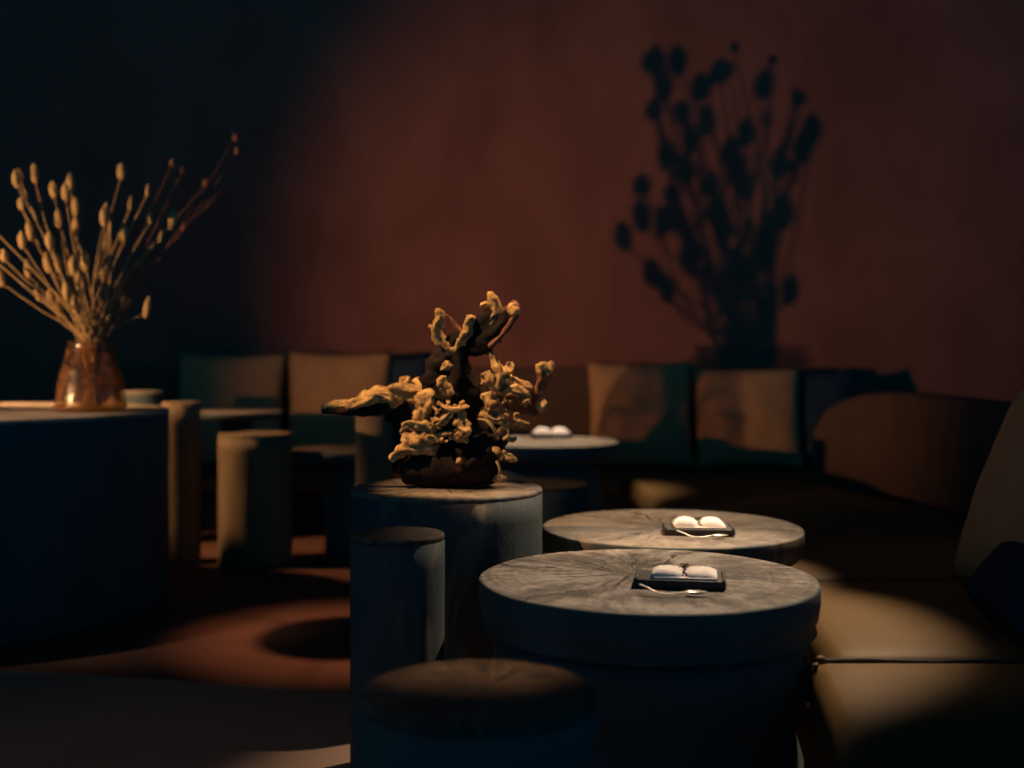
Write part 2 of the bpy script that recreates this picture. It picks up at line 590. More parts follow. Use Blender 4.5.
def box_bm(bm, x0, x1, y0, y1, z0, z1, bev=0.0):
    r = bmesh.ops.create_cube(bm, size=1.0)
    for v in r['verts']:
        v.co = Vector(((x0 + x1) / 2 + v.co.x * (x1 - x0), (y0 + y1) / 2 + v.co.y * (y1 - y0), (z0 + z1) / 2 + v.co.z * (z1 - z0)))
    if bev:
        es = {e for v in r['verts'] for e in v.link_edges}
        bmesh.ops.bevel(bm, geom=list(es), offset=bev, segments=3, profile=0.5, affect='EDGES')
    return bm


# ------------------------------------------------------------------ the setting
bm = bmesh.new()
box_bm(bm, -7.5, 7.0, 8.0, 8.2, -0.1, 5.0)
structure(from_bm('wall_back', bm, M['wall'], smooth=False))
bm = bmesh.new()
box_bm(bm, -7.5, 7.0, -1.0, 8.0, -0.1, 0.0)
structure(from_bm('floor', bm, M['floor'], smooth=False))
# paler floor of the near strip, a thin raised board floor with a straight far edge
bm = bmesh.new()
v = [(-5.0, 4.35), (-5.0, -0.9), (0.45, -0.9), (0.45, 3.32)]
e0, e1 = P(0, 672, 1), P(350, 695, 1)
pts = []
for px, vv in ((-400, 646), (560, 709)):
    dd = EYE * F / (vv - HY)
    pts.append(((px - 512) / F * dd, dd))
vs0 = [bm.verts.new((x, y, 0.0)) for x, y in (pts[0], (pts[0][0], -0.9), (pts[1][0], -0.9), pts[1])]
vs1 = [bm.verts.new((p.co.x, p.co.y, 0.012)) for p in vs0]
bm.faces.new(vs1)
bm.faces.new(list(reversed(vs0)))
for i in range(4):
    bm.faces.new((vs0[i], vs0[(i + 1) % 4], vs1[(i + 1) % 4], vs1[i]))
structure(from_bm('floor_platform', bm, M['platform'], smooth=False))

# ------------------------------------------------------------------ banquettes
SEAT = 0.34
bq = thing('banquette', (0, 7.55, 0), 'long low banquette with a brown backrest built along the far wall', 'bench')


def rel(o, root):
    o.parent = root
    o.matrix_parent_inverse = Matrix.Translation(-root.location)
    return o


def shift_bm(bm, root):
    for v_ in bm.verts:
        v_.co -= root.location
    return bm


bm = box_bm(bmesh.new(), -2.75, 2.3, 7.14, 7.97, 0.0, 0.22, 0.01)
from_bm('plinth', shift_bm(bm, bq), M['plinth'], bq)
for (x0, x1) in ((-2.75, -1.1), (-1.1, 0.72), (0.72, 2.3)):
    bm = soft_box(bmesh.new(), [(x0 + 0.006, 7.12), (x1 - 0.006, 7.12), (x1 - 0.006, 7.97), (x0 + 0.006, 7.97)], 0.22, SEAT - 0.01, 0.03, 20, 10, 0.008, x0)
    from_bm('seat_pad', shift_bm(bm, bq), M['leather'], bq)
for (x0, x1) in ((-2.75, -1.1), (-1.1, 0.72), (0.72, 2.3)):
    bm = box_bm(bmesh.new(), x0 + 0.004, x1 - 0.004, 7.80, 7.985, SEAT - 0.02, 1.0, 0.03)
    from_bm('backrest', shift_bm(bm, bq), M['brown'], bq)

sq = thing('side_banquette', (1.6, 4.6, 0), 'deep low dark platform under the tan seat cushions along the right', 'bench')
bm = bmesh.new()
outline = [(0.62, 1.66), (2.14, 1.66), (2.14, 6.98), (0.80, 6.98), (0.80, 5.5), (0.96, 4.6), (0.96, 3.4), (0.81, 2.87)]
lo = [bm.verts.new((x, y, 0.0)) for x, y in outline]
hi = [bm.verts.new((x, y, 0.168)) for x, y in outline]
bm.faces.new(list(reversed(lo)))
bm.faces.new(hi)
for q in range(len(outline)):
    bm.faces.new((lo[q], lo[(q + 1) % len(outline)], hi[(q + 1) % len(outline)], hi[q]))
from_bm('plinth', shift_bm(bm, sq), M['plinth'], sq, smooth=False)
bk = thing('bench_backrest', (2.25, 4.5, 0), 'long brown backrest with a rounded far end behind the side seat cushions', 'backrest')
bm = bmesh.new()
spine = [(2.16, 1.6, 0.87), (2.16, 3.0, 0.87), (2.16, 4.4, 0.875), (2.16, 5.8, 0.88), (2.16, 6.4, 0.88), (2.15, 6.66, 0.875), (2.08, 6.80, 0.86), (1.98, 6.89, 0.82), (1.89, 6.92, 0.75), (1.83, 6.93, 0.62)]
rings = []
for q, (x, y, zt_) in enumerate(spine):
    xa, ya, _ = spine[max(q - 1, 0)]
    xb, yb, _ = spine[min(q + 1, len(spine) - 1)]
    nn = Vector((yb - ya, -(xb - xa), 0)).normalized() * 0.17
    c = Vector((x, y, 0))
    prof = [(0.0, 0.0), (0.0, zt_ - 0.05), (0.06, zt_ - 0.018), (0.22, zt_), (0.78, zt_), (0.94, zt_ - 0.018), (1.0, zt_ - 0.05), (1.0, 0.0)]
    rings.append([bm.verts.new((c.x + nn.x * f, c.y + nn.y * f, z)) for f, z in prof])
for q in range(len(rings) - 1):
    for m_ in range(8):
        bm.faces.new((rings[q][m_], rings[q][(m_ + 1) % 8], rings[q + 1][(m_ + 1) % 8], rings[q + 1][m_]))
bm.faces.new(rings[0])
bm.faces.new(list(reversed(rings[-1])))
from_bm('upholstered_back', shift_bm(bm, bk), M['brown'], bk)


def seat_cushion(quad, label, seed, z0=0.17, z1=SEAT):
    cx = sum(p[0] for p in quad) / 4
    cy = sum(p[1] for p in quad) / 4
    t = thing('seat_cushion', (cx, cy, z0), label, 'cushion', 'tan seat cushions on the side banquette')
    bm = soft_box(bmesh.new(), [(x - cx, y - cy) for x, y in quad], 0.0, z1 - z0, 0.045, 22, 16, 0.014, seed)
    from_bm('cushion', bm, M['leather'], t)
    # piping along the rim
    q = [Vector((x - cx, y - cy, 0)) for x, y in quad]
    return t, q


near_q = [(0.56, 1.62), (2.12, 1.62), (2.12, 2.855), (0.742, 2.855)]
mid_q = [(0.80, 2.875), (2.12, 2.875), (2.12, 3.86), (0.90, 3.86)]
tn, qn = seat_cushion(near_q, 'tan leather seat cushion nearest the camera with a lit rear edge', 3)
tm, qm = seat_cushion(mid_q, 'tan leather seat cushion lit by a warm pool behind the split log table', 8)
ta, qa = seat_cushion([(0.90, 3.88), (2.12, 3.88), (2.12, 5.45), (0.76, 5.45)], 'shadowed tan seat cushion beside the rear slab table', 12)
tb, qb = seat_cushion([(0.74, 5.47), (2.12, 5.47), (1.76, 6.86), (0.72, 7.0)], 'tan seat cushion at the far end of the side banquette in front of pillows', 17)
# dark piping along the seam, with a bunched leather knot at the aisle end
zt = SEAT - 0.17
bm = tube_bm([qn[3] + Vector((0.02 + 1.3 * f, -0.002 + 0.004 * math.sin(f * 9), zt - 0.006 + 0.002 * math.sin(f * 23))) for f in [i / 14 for i in range(15)]], [0.008] * 15, 8, seg=3, rough=0.25)
from_bm('piping', bm, M['seam'], tn)
bm = bmesh.new()
for i in range(9):
    a = random.Random(i).uniform
    c = qn[3] + Vector((a(-0.02, 0.05), a(-0.04, 0.012), zt + a(-0.035, 0.006)))
    blob(bm, c, a(0.008, 0.016), a(0.006, 0.01), a(0.006, 0.013), i * 3.1, 0.5, sub=2)
k1 = from_bm('corner_knot', bm, M['leather'], tn)
bm = tube_bm([qn[3] + Vector((-0.012, -0.02, zt - 0.02)), qn[3] + Vector((-0.03, -0.05, zt - 0.06)), qn[3] + Vector((-0.036, -0.08, zt - 0.10))], [0.006, 0.011, 0.005], 8, rough=0.3)
from_bm('loose_tie', bm, M['seam'], tn)
bm = tube_bm([qm[0] + Vector((0.02 + 1.3 * f, 0.004, zt - 0.008)) for f in [i / 10 for i in range(11)]], [0.006] * 11, 8, seg=3, rough=0.2)
from_bm('piping', bm, M['seam'], tm)


def put_pillow(px0, px1, v_top, d, h_bottom, t, mat, label, seed, lean=-12, rz=0, name='pillow', corner=0.06, group=None):
    xl, xr = P(px0, 400, d).x, P(px1, 400, d).x
    zt_ = EYE - (v_top - HY) / F * d
    h = (zt_ - h_bottom) / math.cos(math.radians(lean))
    o = pillow(name, xr - xl, h, t, mat, seed, corner=corner)
    o.location = ((xl + xr) / 2, d - 0.05, h_bottom)
    o.rotation_euler = (math.radians(lean), 0, math.radians(rz))
    return tag(o, label, 'pillow', group)


GP = 'ochre back pillows along the far wall'
put_pillow(174, 284, 352, 7.55, SEAT, 0.17, M['cloth'], 'dim ochre pillow at the left end of the far banquette', 1, group=GP)
put_pillow(285, 391, 350, 7.55, SEAT, 0.17, M['cloth'], 'warmly lit ochre pillow left of the driftwood, above the pale thin log', 2, group=GP)
put_pillow(588, 694, 361, 7.52, SEAT, 0.17, M['cloth'], 'lit ochre pillow crossed by the vase shadow, above the far table', 3, lean=-11, group=GP)
put_pillow(694, 802, 367, 7.50, SEAT, 0.18, M['cloth'], 'lit ochre pillow beside the navy pillow in the corner', 4, lean=-10, group=GP, corner=0.05)
put_pillow(386, 428, 353, 7.60, SEAT, 0.14, M['navy'], 'dark navy pillow behind the driftwood beside the lit ochre pillow', 5)
put_pillow(796, 858, 367, 7.56, SEAT, 0.15, M['navy'], 'dark navy pillow tucked in the corner of the banquettes', 6, corner=0.12)

# pillows leaning on the side banquette
o = pillow('pillow', 0.95, 0.68, 0.2, M['cloth'], 11, corner=0.05)
o.location = (1.465, 3.34, SEAT + 0.015)
o.rotation_euler = (math.radians(20), 0, math.radians(91))
tag(o, 'large brown pillow leaning on the side banquette at the photo edge', 'pillow')
o = pillow('pillow', 0.56, 0.24, 0.13, M['navy'], 12, corner=0.04)
o.location = (1.335, 3.2, SEAT + 0.03)
o.rotation_euler = (math.radians(38), 0, math.radians(82))
tag(o, 'small near-black pillow propped in front of the large brown pillow', 'pillow')

# ------------------------------------------------------------------ log tables and stools
GT = 'round sawn-log tables'
front = slab_table('log_table', 647.5, 577, 3.06, 0.445, 0.12, 0.412, 'round log table with radial cracks and a tied napkin, in front', 2.2, M['top_front'], M['black_side'], GT)
back = slab_table('log_table', 671.5, 526.5, 3.98, 0.448, 0.105, 0.31, 'round worn log table behind the cracked one, with a puffed napkin', 6.4, M['top_back'], M['side'], GT)
far = slab_table('log_table', 542, 441, 6.35, 0.42, 0.10, 0.34, 'round log table in front of the far banquette, with a small white napkin', 4.1, M['top_back'], M['black_side'], GT)
log('round_pedestal', 447, 487, 3.7, 0.307, 'wide grey log pedestal carrying the driftwood', 'table', 1.7, M['side'], M['top_back'], wob=0.012, bevel=0.006)
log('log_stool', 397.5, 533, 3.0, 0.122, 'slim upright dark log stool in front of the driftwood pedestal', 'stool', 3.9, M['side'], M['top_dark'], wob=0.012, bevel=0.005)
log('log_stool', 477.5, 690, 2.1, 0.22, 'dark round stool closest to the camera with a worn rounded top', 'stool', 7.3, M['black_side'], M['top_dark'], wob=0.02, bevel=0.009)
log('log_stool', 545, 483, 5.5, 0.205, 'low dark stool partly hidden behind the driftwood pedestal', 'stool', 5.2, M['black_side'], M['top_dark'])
GL = 'pale peeled logs on the left'
log('log_post', 181, 402, 6.05, 0.1, 'tall slim pale log post beside the bouquet table', 'stool', 2.9, M['pale_log'], M['pale_log'], GL, wob=0.03)
log('log_stool', 255, 433, 6.02, 0.19, 'stout pale log stool between the slim posts', 'stool', 8.8, M['pale_log'], M['pale_log'], GL, wob=0.02)
log('log_post', 374, 412, 5.4, 0.085, 'slim pale log post under the left driftwood branch', 'stool', 6.1, M['pale_log'], M['pale_log'], GL, wob=0.02)
log('log_post', 142, 391, 6.6, 0.115, 'dark log with a pale top just right of the vase', 'stool', 4.6, M['black_side'], M['top_pale'])
slab_table('side_table', 236, 411, 6.75, 0.275, 0.05, 0.10, 'dark round table with a pale top behind the stout pale log', 5.5, M['top_pale'], M['black_side'], None)
slab_table('side_table', 342, 449, 6.3, 0.28, 0.06, 0.10, 'low dim round table below the lit ochre pillow', 9.5, M['top_dark'], M['black_side'], None)
vt = log('round_counter', -45, 411, 5.0, 0.89, 'big dark round table with a pale top carrying the vase', 'table', 3.3, M['black_side'], M['top_pale'], wob=0.006, bevel=0.008)
TABZ = P(-45, 411, 5.0).z

# ------------------------------------------------------------------ napkin settings
GN = 'napkin settings'


def napkin(loc, rz, label, puff, w=0.165, dp=0.115, seed=0):
    t = thing('napkin', loc, label, 'napkin', 'tied cream napkins', rz)
    n, mrows = 28, 14
    bm = bmesh.new()
    T, Bt = [], []
    for j in range(mrows + 1):
        rt, rb = [], []
        for i in range(n + 1):
            u, v_ = 2 * i / n - 1, 2 * j / mrows - 1
            au = abs(u)
            cinch = math.exp(-(u / 0.13) ** 2)
            x = u * w / 2
            y = v_ * dp / 2 * (1 - 0.28 * cinch)
            lobe = (1 - abs(v_) ** 3) ** 0.5 * (1 - max(0, au - 0.82) / 0.18 * 0.6)
            z = (0.012 + puff * (math.sin(math.pi * min(1, au * 1.02)) ** 0.7 if au < 0.98 else 0)) * lobe * (1 - 0.35 * cinch) + 0.004
            z += 0.0015 * nz(x * 60 + seed, y * 60, seed)
            if u < -0.2 and v_ < -0.5:
                z += 0.006 * (1 - math.exp(-(au - 0.2) * 3))
            rt.append(bm.verts.new((x, y, z)))
            rb.append(bm.verts.new((x, y, 0.0)))
        T.append(rt)
        Bt.append(rb)
    for j in range(mrows):
        for i in range(n):
            bm.faces.new((T[j][i], T[j][i + 1], T[j + 1][i + 1], T[j + 1][i]))
            bm.faces.new((Bt[j][i], Bt[j + 1][i], Bt[j + 1][i + 1], Bt[j][i + 1]))
    for i in range(n):
        bm.faces.new((T[0][i], Bt[0][i], Bt[0][i + 1], T[0][i + 1]))
        bm.faces.new((T[mrows][i], T[mrows][i + 1], Bt[mrows][i + 1], Bt[mrows][i]))
    for j in range(mrows):
        bm.faces.new((T[j][0], T[j + 1][0], Bt[j + 1][0], Bt[j][0]))
        bm.faces.new((T[j][n], Bt[j][n], Bt[j + 1][n], T[j + 1][n]))
    o = from_bm('folded_linen', bm, M['linen'], t)
    # a second fold peeking out under the front edge
    bm = bmesh.new()
    box_bm(bm, -w * 0.47, w * 0.485, -dp * 0.54, -dp * 0.3, 0.0005, 0.005, 0.0015)
    from_bm('under_fold', bm, M['linen'], t)
    # twine round the waist and its bow
    ring = []
    for i in range(17):
        a = math.pi * (i / 16) - 0.0
        ring.append((0.004 * math.sin(i * 1.3), -math.cos(a) * dp * 0.39, 0.002 + 0.0165 * math.sin(a) ** 0.6))
    bm = tube_bm(ring, [0.0016] * 17, 6, seg=2)
    ring2 = [(x + 0.004 - 0.008 * (i / 16), y, z + 0.0006) for i, (x, y, z) in enumerate(ring)]
    tube_bm(ring2, [0.0014] * 17, 6, bm, seg=2)
    o = from_bm('twine_band', bm, M['twine'], t)
    bm = bmesh.new()
    for k_, (dx, dy) in enumerate(((0.012, 0.008), (-0.010, 0.009), (0.009, -0.011), (-0.014, -0.026), (0.002, 0.014))):
        tube_bm([(0, 0.008, 0.018), (dx * 0.6, 0.008 + dy * 0.5, 0.028 - 0.004 * (k_ == 3)), (dx, 0.008 + dy, 0.020 + 0.003 * (k_ % 2))], [0.0015, 0.0014, 0.0008], 6, bm, seg=4)
    blob(bm, (0, 0.008, 0.0185), 0.0035, 0.0035, 0.0028)
    from_bm('twine_bow', bm, M['twine'], t)
    return t


def tray(loc, rz, label):
    bm = box_bm(bmesh.new(), -0.115, 0.115, -0.065, 0.065, 0.0, 0.02, 0.003)
    t = thing('serving_board', loc, label, 'tray', 'black serving boards', rz)
    from_bm('board', bm, M['board'], t)
    for sx in (-1, 1):
        bm = tube_bm([(sx * 0.109, -0.062, 0.021), (sx * 0.109, 0.062, 0.021)], [0.004, 0.004], 8, seg=6)
        from_bm('raised_rim', bm, M['board'], t)
    return t


def spoon(loc, rz, label):
    t = thing('spoon', loc, label, 'spoon', 'curved metal spoons', rz)
    bm = tube_bm([(-0.085, 0.02, 0.021), (-0.068, 0.008, 0.0165), (-0.045, -0.006, 0.0075), (-0.02, -0.010, 0.004), (0.012, -0.004, 0.0065), (0.03, 0.0, 0.008)],
                 [0.0042, 0.0036, 0.003, 0.0034, 0.003, 0.0028], 10, seg=5, flat=(0.6, 1.25), flat_axis=(0, 0, 1))
    from_bm('handle', bm, M['metal'], t)
    # bowl: shallow dished oval with real thickness
    bm = bmesh.new()
    n, rr = 24, 6
    for s, off in ((1, 0.0), (-1, -0.0014)):
        prev = None
        for k_ in range(rr + 1):
            f = k_ / rr
            ring = []
            for i in range(n):
                a = 2 * math.pi * i / n
                x = 0.052 + 0.027 * f * math.cos(a)
                y = 0.0 + 0.015 * f * math.sin(a) * (1 - 0.18 * math.cos(a))
                z = 0.0028 + 0.0065 * f ** 2 + off
                ring.append(bm.verts.new((x, y, z)))
            if prev:
                for i in range(n):
                    bm.faces.new((prev[i], prev[(i + 1) % n], ring[(i + 1) % n], ring[i]))
            else:
                pass
            prev = ring
        if s == 1:
            outer_top = prev
        else:
            for i in range(n):
                bm.faces.new((outer_top[i], outer_top[(i + 1) % n], prev[(i + 1) % n], prev[i]))
    bmesh.ops.remove_doubles(bm, verts=bm.verts, dist=1e-5)
    from_bm('bowl', bm, M['metal'], t)
    return t


fz = P(649, 577, 3.06).z + 0.004
bz = P(673, 526.5, 3.98).z + 0.004
rz_ = P(542, 441, 6.35).z + 0.004


def on_plane(px, v_, z):
    d = (EYE - z) * F / (v_ - HY)
    return Vector(((px - 512) / F * d, d, z))


c = on_plane(680, 583.5, fz)
tray(c, math.radians(-9), 'black board under the tied napkin on the cracked log table')
napkin(c + Vector((0.012, 0.004, 0.0205)), math.radians(-9), 'flat folded cream napkin tied with dark twine on the cracked log table', 0.004, seed=1)
c2 = on_plane(675, 595, fz)
spoon(c2, math.radians(-2), 'bent metal spoon lying before the board on the cracked log table')
c = on_plane(698, 532.5, bz)
tray(c, math.radians(-4), 'black board under the puffed napkin on the worn rear log table')
napkin(c + Vector((0.002, 0.008, 0.0205)), math.radians(-4), 'puffed cream napkin tied in the middle on the worn rear log table', 0.013, w=0.17, seed=5)
c2 = on_plane(704, 538, bz)
spoon(c2, math.radians(3), 'bent metal spoon lying before the board on the worn rear log table')
c = on_plane(551, 437, rz_)
tray(c, math.radians(3), 'black board under the small blurred napkin on the far log table')
napkin(c + Vector((0, 0.0, 0.0205)), math.radians(3), 'small blurred cream napkin on the far log table', 0.018, w=0.20, seed=9)

# ------------------------------------------------------------------ driftwood sculpture on the pedestal
D0 = 3.7
PEDZ = P(447, 487, D0).z
drift = thing('driftwood_sculpture', (P(447, 487, D0).x, D0, PEDZ), 'gnarled golden driftwood on a dark root base standing on the log pedestal', 'sculpture')


def dp_(px, py, off=0.0):
    d = D0
    v_ = P(px, py, d)
    v_.y += off
    return v_ - drift.location


PXM = D0 / F


def limb(name, pts, mat, seed=0, rough=0.28, flat=(1, 1), axis=None, seg=6, n=22):
    bm = tube_bm([dp_(p[0], p[1], p[3] if len(p) > 3 else 0.0) for p in pts], [p[2] * PXM * (1.25 if mat == 'drift' else 1.05) for p in pts], n, seg=seg, flat=flat if flat != (1, 1) else (1.0, 0.62 + 0.3 * math.sin(seed * 5.1) ** 2), rough=rough * 1.6, seed=seed, flat_axis=axis, ridge=0.75 if n > 9 else 0.4)
    return from_bm(name, bm, M[mat], drift)


# root base
bm = bmesh.new()
tube_bm([dp_(404, 470, 0.0), dp_(428, 468, -0.02), dp_(462, 467, -0.02), dp_(494, 470, 0.0)], [13 * PXM, 19 * PXM, 20 * PXM, 14 * PXM], 18, bm, seg=7, rough=0.16, seed=1)
tube_bm([dp_(440, 474, 0.06), dp_(452, 462, 0.05), dp_(470, 455, 0.02)], [14 * PXM, 20 * PXM, 14 * PXM], 16, bm, seg=6, rough=0.18, seed=2)
for v_ in bm.verts:
    if v_.co.z < 0.004:
        v_.co.z = 0.004
from_bm('root_base', bm, M['drift_dark'], drift)
limb('root_hump', [(462, 470, 15, -.03), (480, 452, 15, -.03), (495, 438, 11, 0), (503, 428, 5, 0.02)], 'drift_dark', 4, 0.2)
limb('root_side', [(410, 478, 8, -.02), (402, 462, 6, 0), (405, 450, 5, 0.02)], 'drift_dark', 5, 0.25)
limb('trunk', [(446, 462, 20, 0.03), (447, 430, 20, 0.03), (450, 400, 20, 0.02), (452, 372, 19, 0.02), (460, 350, 13, 0.01), (468, 338, 8, 0.0)], 'drift_dark', 6, 0.22, (1.15, 0.6), (1, 0, 0))
limb('trunk', [(425, 440, 9, 0.06), (426, 410, 10, 0.06), (436, 380, 9, 0.05), (444, 355, 7, 0.03)], 'drift_dark', 7, 0.3)
# crown horns
limb('horn', [(437, 310, 2.5), (441, 318, 4.0), (437, 330, 4.3), (442, 342, 4.6), (452, 347, 4.2), (460, 343, 3.4), (463, 336, 2.6)], 'drift', 8, 0.2)
limb('twig', [(446, 315, 1.0), (452, 320, 1.6), (458, 328, 1.7), (464, 334, 1.8)], 'drift_red', 9, 0.15)
limb('twig', [(429, 326, 1.2), (433, 327, 1.6), (438, 327, 1.8)], 'drift', 9.5, 0.15)
limb('horn', [(474, 318, 3.0, -.01), (469, 324, 5.0, -.01), (468, 334, 4.6, -.01), (460, 344, 4.0, -.01), (456, 352, 3, -.01)], 'drift', 10, 0.3)
limb('crown_slab', [(470, 352, 7), (479, 340, 12), (490, 329, 13), (503, 319, 9), (513, 309, 4)], 'drift_dark', 11, 0.15, (1.05, 0.5), (-0.5, 0, 0.86), n=16)
limb('slab_edge', [(490, 347, 2.4, -.02), (500, 337, 2.6, -.025), (509, 326, 2.6, -.025), (515, 315, 3.2, -.02), (514, 305, 3.4, -.01), (507, 308, 2.4, 0.0), (500, 314, 2, 0.0)], 'drift_red', 12, 0.2)
limb('horn', [(489, 293, 2.6), (494, 300, 4.0), (498, 310, 4.2), (494, 319, 3.8), (490, 324, 2.6)], 'drift', 13, 0.2)
limb('twig', [(481, 306, 1.6), (486, 304, 1.8), (492, 306, 2.0)], 'drift', 14, 0.2)
limb('tip_knob', [(511, 306, 4.0, -.02), (515, 312, 4.4, -.02), (516, 317, 2.6, -.02)], 'drift', 15, 0.35)
# left branch
limb('branch', [(325, 408, 2.6, -.05), (340, 405, 4.6, -.05), (358, 404, 6, -.04), (376, 398, 7.5, -.03), (394, 393, 8, -.02), (412, 391, 8, 0), (432, 396, 7, 0.02), (446, 406, 8, 0.03)], 'drift', 16, 0.22, (1.0, 0.75))
limb('branch_fold', [(350, 406, 2.5, -.075), (366, 400, 3.6, -.07), (380, 394, 4.0, -.06), (391, 396, 4, -.06), (397, 405, 3, -.05)], 'drift', 17, 0.25)
limb('branch_lip', [(326, 410, 2.2, -.07), (345, 410, 3.2, -.07), (362, 410, 4.0, -.06), (380, 407, 5.0, -.05), (395, 404, 5, -.03)], 'drift_dark', 17.5, 0.2)
limb('knob', [(402, 388, 4), (406, 381, 4.6), (409, 378, 3.0)], 'drift', 18, 0.4)
limb('bark_leaf', [(400, 394, 8, -.01), (399, 408, 10, 0), (402, 424, 9, 0.01), (408, 438, 5, 0.02)], 'drift_dark', 19, 0.2, (1, 0.4), (1, 0, 0))
limb('bark_piece', [(430, 391, 5, -.04), (428, 400, 6, -.05), (424, 410, 6.5, -.05), (421, 419, 5, -.05)], 'drift', 20, 0.35)
limb('bark_piece', [(403, 431, 3.5, -.03), (411, 424, 6, -.05), (423, 424, 6.5, -.06), (434, 429, 6, -.05)], 'drift', 21, 0.3)
limb('bark_piece', [(405, 437, 4, -.04), (416, 437, 6.5, -.06), (427, 435, 6.5, -.06), (437, 437, 5, -.05)], 'drift', 22, 0.3)
limb('branch', [(393, 458, 2.4, -.06), (400, 452, 4.0, -.06), (409, 447, 4.8, -.07), (421, 447, 4.8, -.07), (436, 446, 4.6, -.05)], 'drift', 23, 0.15)
# centre clump in front of the trunk
limb('twig', [(440, 401, 1.6, -.08), (447, 406, 2.0, -.09), (456, 408, 2.4, -.09), (468, 405, 1.8, -.08)], 'drift', 24, 0.3)
limb('bark_piece', [(464, 411, 3.5, -.07), (462, 420, 5.5, -.08), (464, 430, 5.5, -.08), (459, 439, 3.5, -.07)], 'drift', 25, 0.45)
limb('bark_piece', [(438, 422, 3, -.07), (444, 420, 4, -.08), (450, 414, 3.6, -.08), (453, 411, 2, -.08)], 'drift', 26, 0.4)
limb('twig', [(436, 436, 1.6, -.07), (446, 432, 2.2, -.08), (455, 430, 2.0, -.08), (462, 424, 1.6, -.08)], 'drift', 27, 0.3)
limb('bark_piece', [(443, 377, 3, -.07), (447, 386, 4.2, -.07), (448, 394, 3, -.07)], 'drift', 28, 0.4)
limb('bark_piece', [(447, 362, 2.5, -.06), (449, 367, 3.5, -.06)], 'drift', 28.5, 0.4)
# right clump
limb('branch', [(490, 347, 1.6, 0), (494, 358, 3.2, -.01), (498, 369, 4, -.02), (505, 374, 5.2, -.02), (511, 364, 3.6, -.01)], 'drift', 29, 0.4)
limb('bark_piece', [(485, 374, 3.4, -.03), (490, 380, 5, -.04), (492, 386, 3, -.04)], 'drift', 30, 0.45)
limb('bark_piece', [(505, 372, 5, -.02), (500, 381, 6, -.03), (498, 390, 4, -.03)], 'drift', 30.5, 0.35)
limb('branch', [(508, 377, 2.6, -.02), (518, 382, 2.8, -.03), (526, 385, 2.4, -.03), (532, 388, 1.6, -.03)], 'drift', 31, 0.2)
limb('branch', [(503, 392, 3, -.03), (511, 388, 4.2, -.04), (519, 389, 4.2, -.04), (527, 394, 3, -.04)], 'drift', 32, 0.25)
limb('knob', [(521, 402, 3.6, -.03), (526, 398, 4.8, -.03), (530, 397, 3, -.03)], 'drift', 33, 0.45)
limb('bark_slab', [(492, 390, 8, 0.03), (510, 397, 9, 0.03), (527, 407, 6, 0.03), (538, 413, 3, 0.02)], 'drift_red', 34, 0.25, (1, 0.6), (0, 0, 1))
limb('bark_slab', [(545, 372, 6, 0.0), (541, 384, 6, 0.01), (538, 396, 5.5, 0.01), (536, 408, 4, 0.02)], 'drift_red', 35, 0.2, (1, 0.6), (1, 0, 0))
limb('knob', [(538, 370, 4.0, -.01), (545, 367, 5.0, -.01), (551, 370, 3.4, -.01)], 'drift', 36, 0.45)
limb('knob', [(538, 408, 3.4, -.02), (543, 405, 4.4, -.02), (544, 401, 2.6, -.02)], 'drift', 37, 0.45)
limb('bark_piece', [(484, 394, 2.6, -.05), (489, 400, 6, -.06), (494, 405, 7, -.06), (494, 412, 4.5, -.05)], 'drift', 38, 0.5)
limb('branch', [(482, 412, 2.4, -.06), (490, 416, 3.0, -.07), (499, 419, 2.8, -.07), (507, 414, 2, -.07)], 'drift', 39, 0.25)
limb('twig', [(499, 419, 2.4, -.07), (504, 422, 2.8, -.07), (508, 423, 1.6, -.07)], 'drift', 40, 0.3)
limb('twig', [(514, 421, 2.6, -.04), (520, 421, 2.8, -.04), (529, 424, 2, -.04)], 'drift', 41, 0.35)
limb('twig', [(518, 421, 2, -.04), (515, 414, 1.4, -.04), (519, 413, 1, -.04)], 'drift', 42, 0.3)
limb('tendril', [(479, 418, 1.0, -.08), (487, 419, 1.1, -.09), (494, 427, 1.1, -.09), (499, 437, 1.0, -.08)], 'drift', 43, 0.05)
limb('tendril', [(498, 433, 1.4, -.07), (501, 427, 1.6, -.07), (507, 427, 1.6, -.07), (508, 433, 1.4, -.07), (503, 438, 1.2, -.07)], 'drift', 44, 0.1)
limb('bark_chip', [(495, 446, 2, -.05), (498, 450, 3, -.06), (501, 458, 1.6, -.06)], 'drift', 45, 0.3, (1, 0.6))
limb('bark_chip', [(502, 451, 2, -.04), (508, 455, 2.8, -.05), (516, 459, 1.6, -.05)], 'drift', 46, 0.3, (1, 0.6))
limb('bark_chip', [(494, 478, 2.0, -.04), (499, 477, 3, -.05), (506, 477, 1.6, -.05)], 'drift', 47, 0.3, (1, 0.6))
limb('tendril', [(497, 459, 0.9, -.07), (500, 467, 0.9, -.08), (499, 478, 0.9, -.07)], 'drift', 48, 0.05)
limb('bark_chip', [(508, 438, 1.6, -.04), (512, 439, 2.2, -.04), (516, 437, 1.2, -.04)], 'drift', 49, 0.3)
limb('bark_chip', [(460, 456, 1.6, -.09), (461, 459, 2.2, -.1)], 'drift', 50, 0.3)
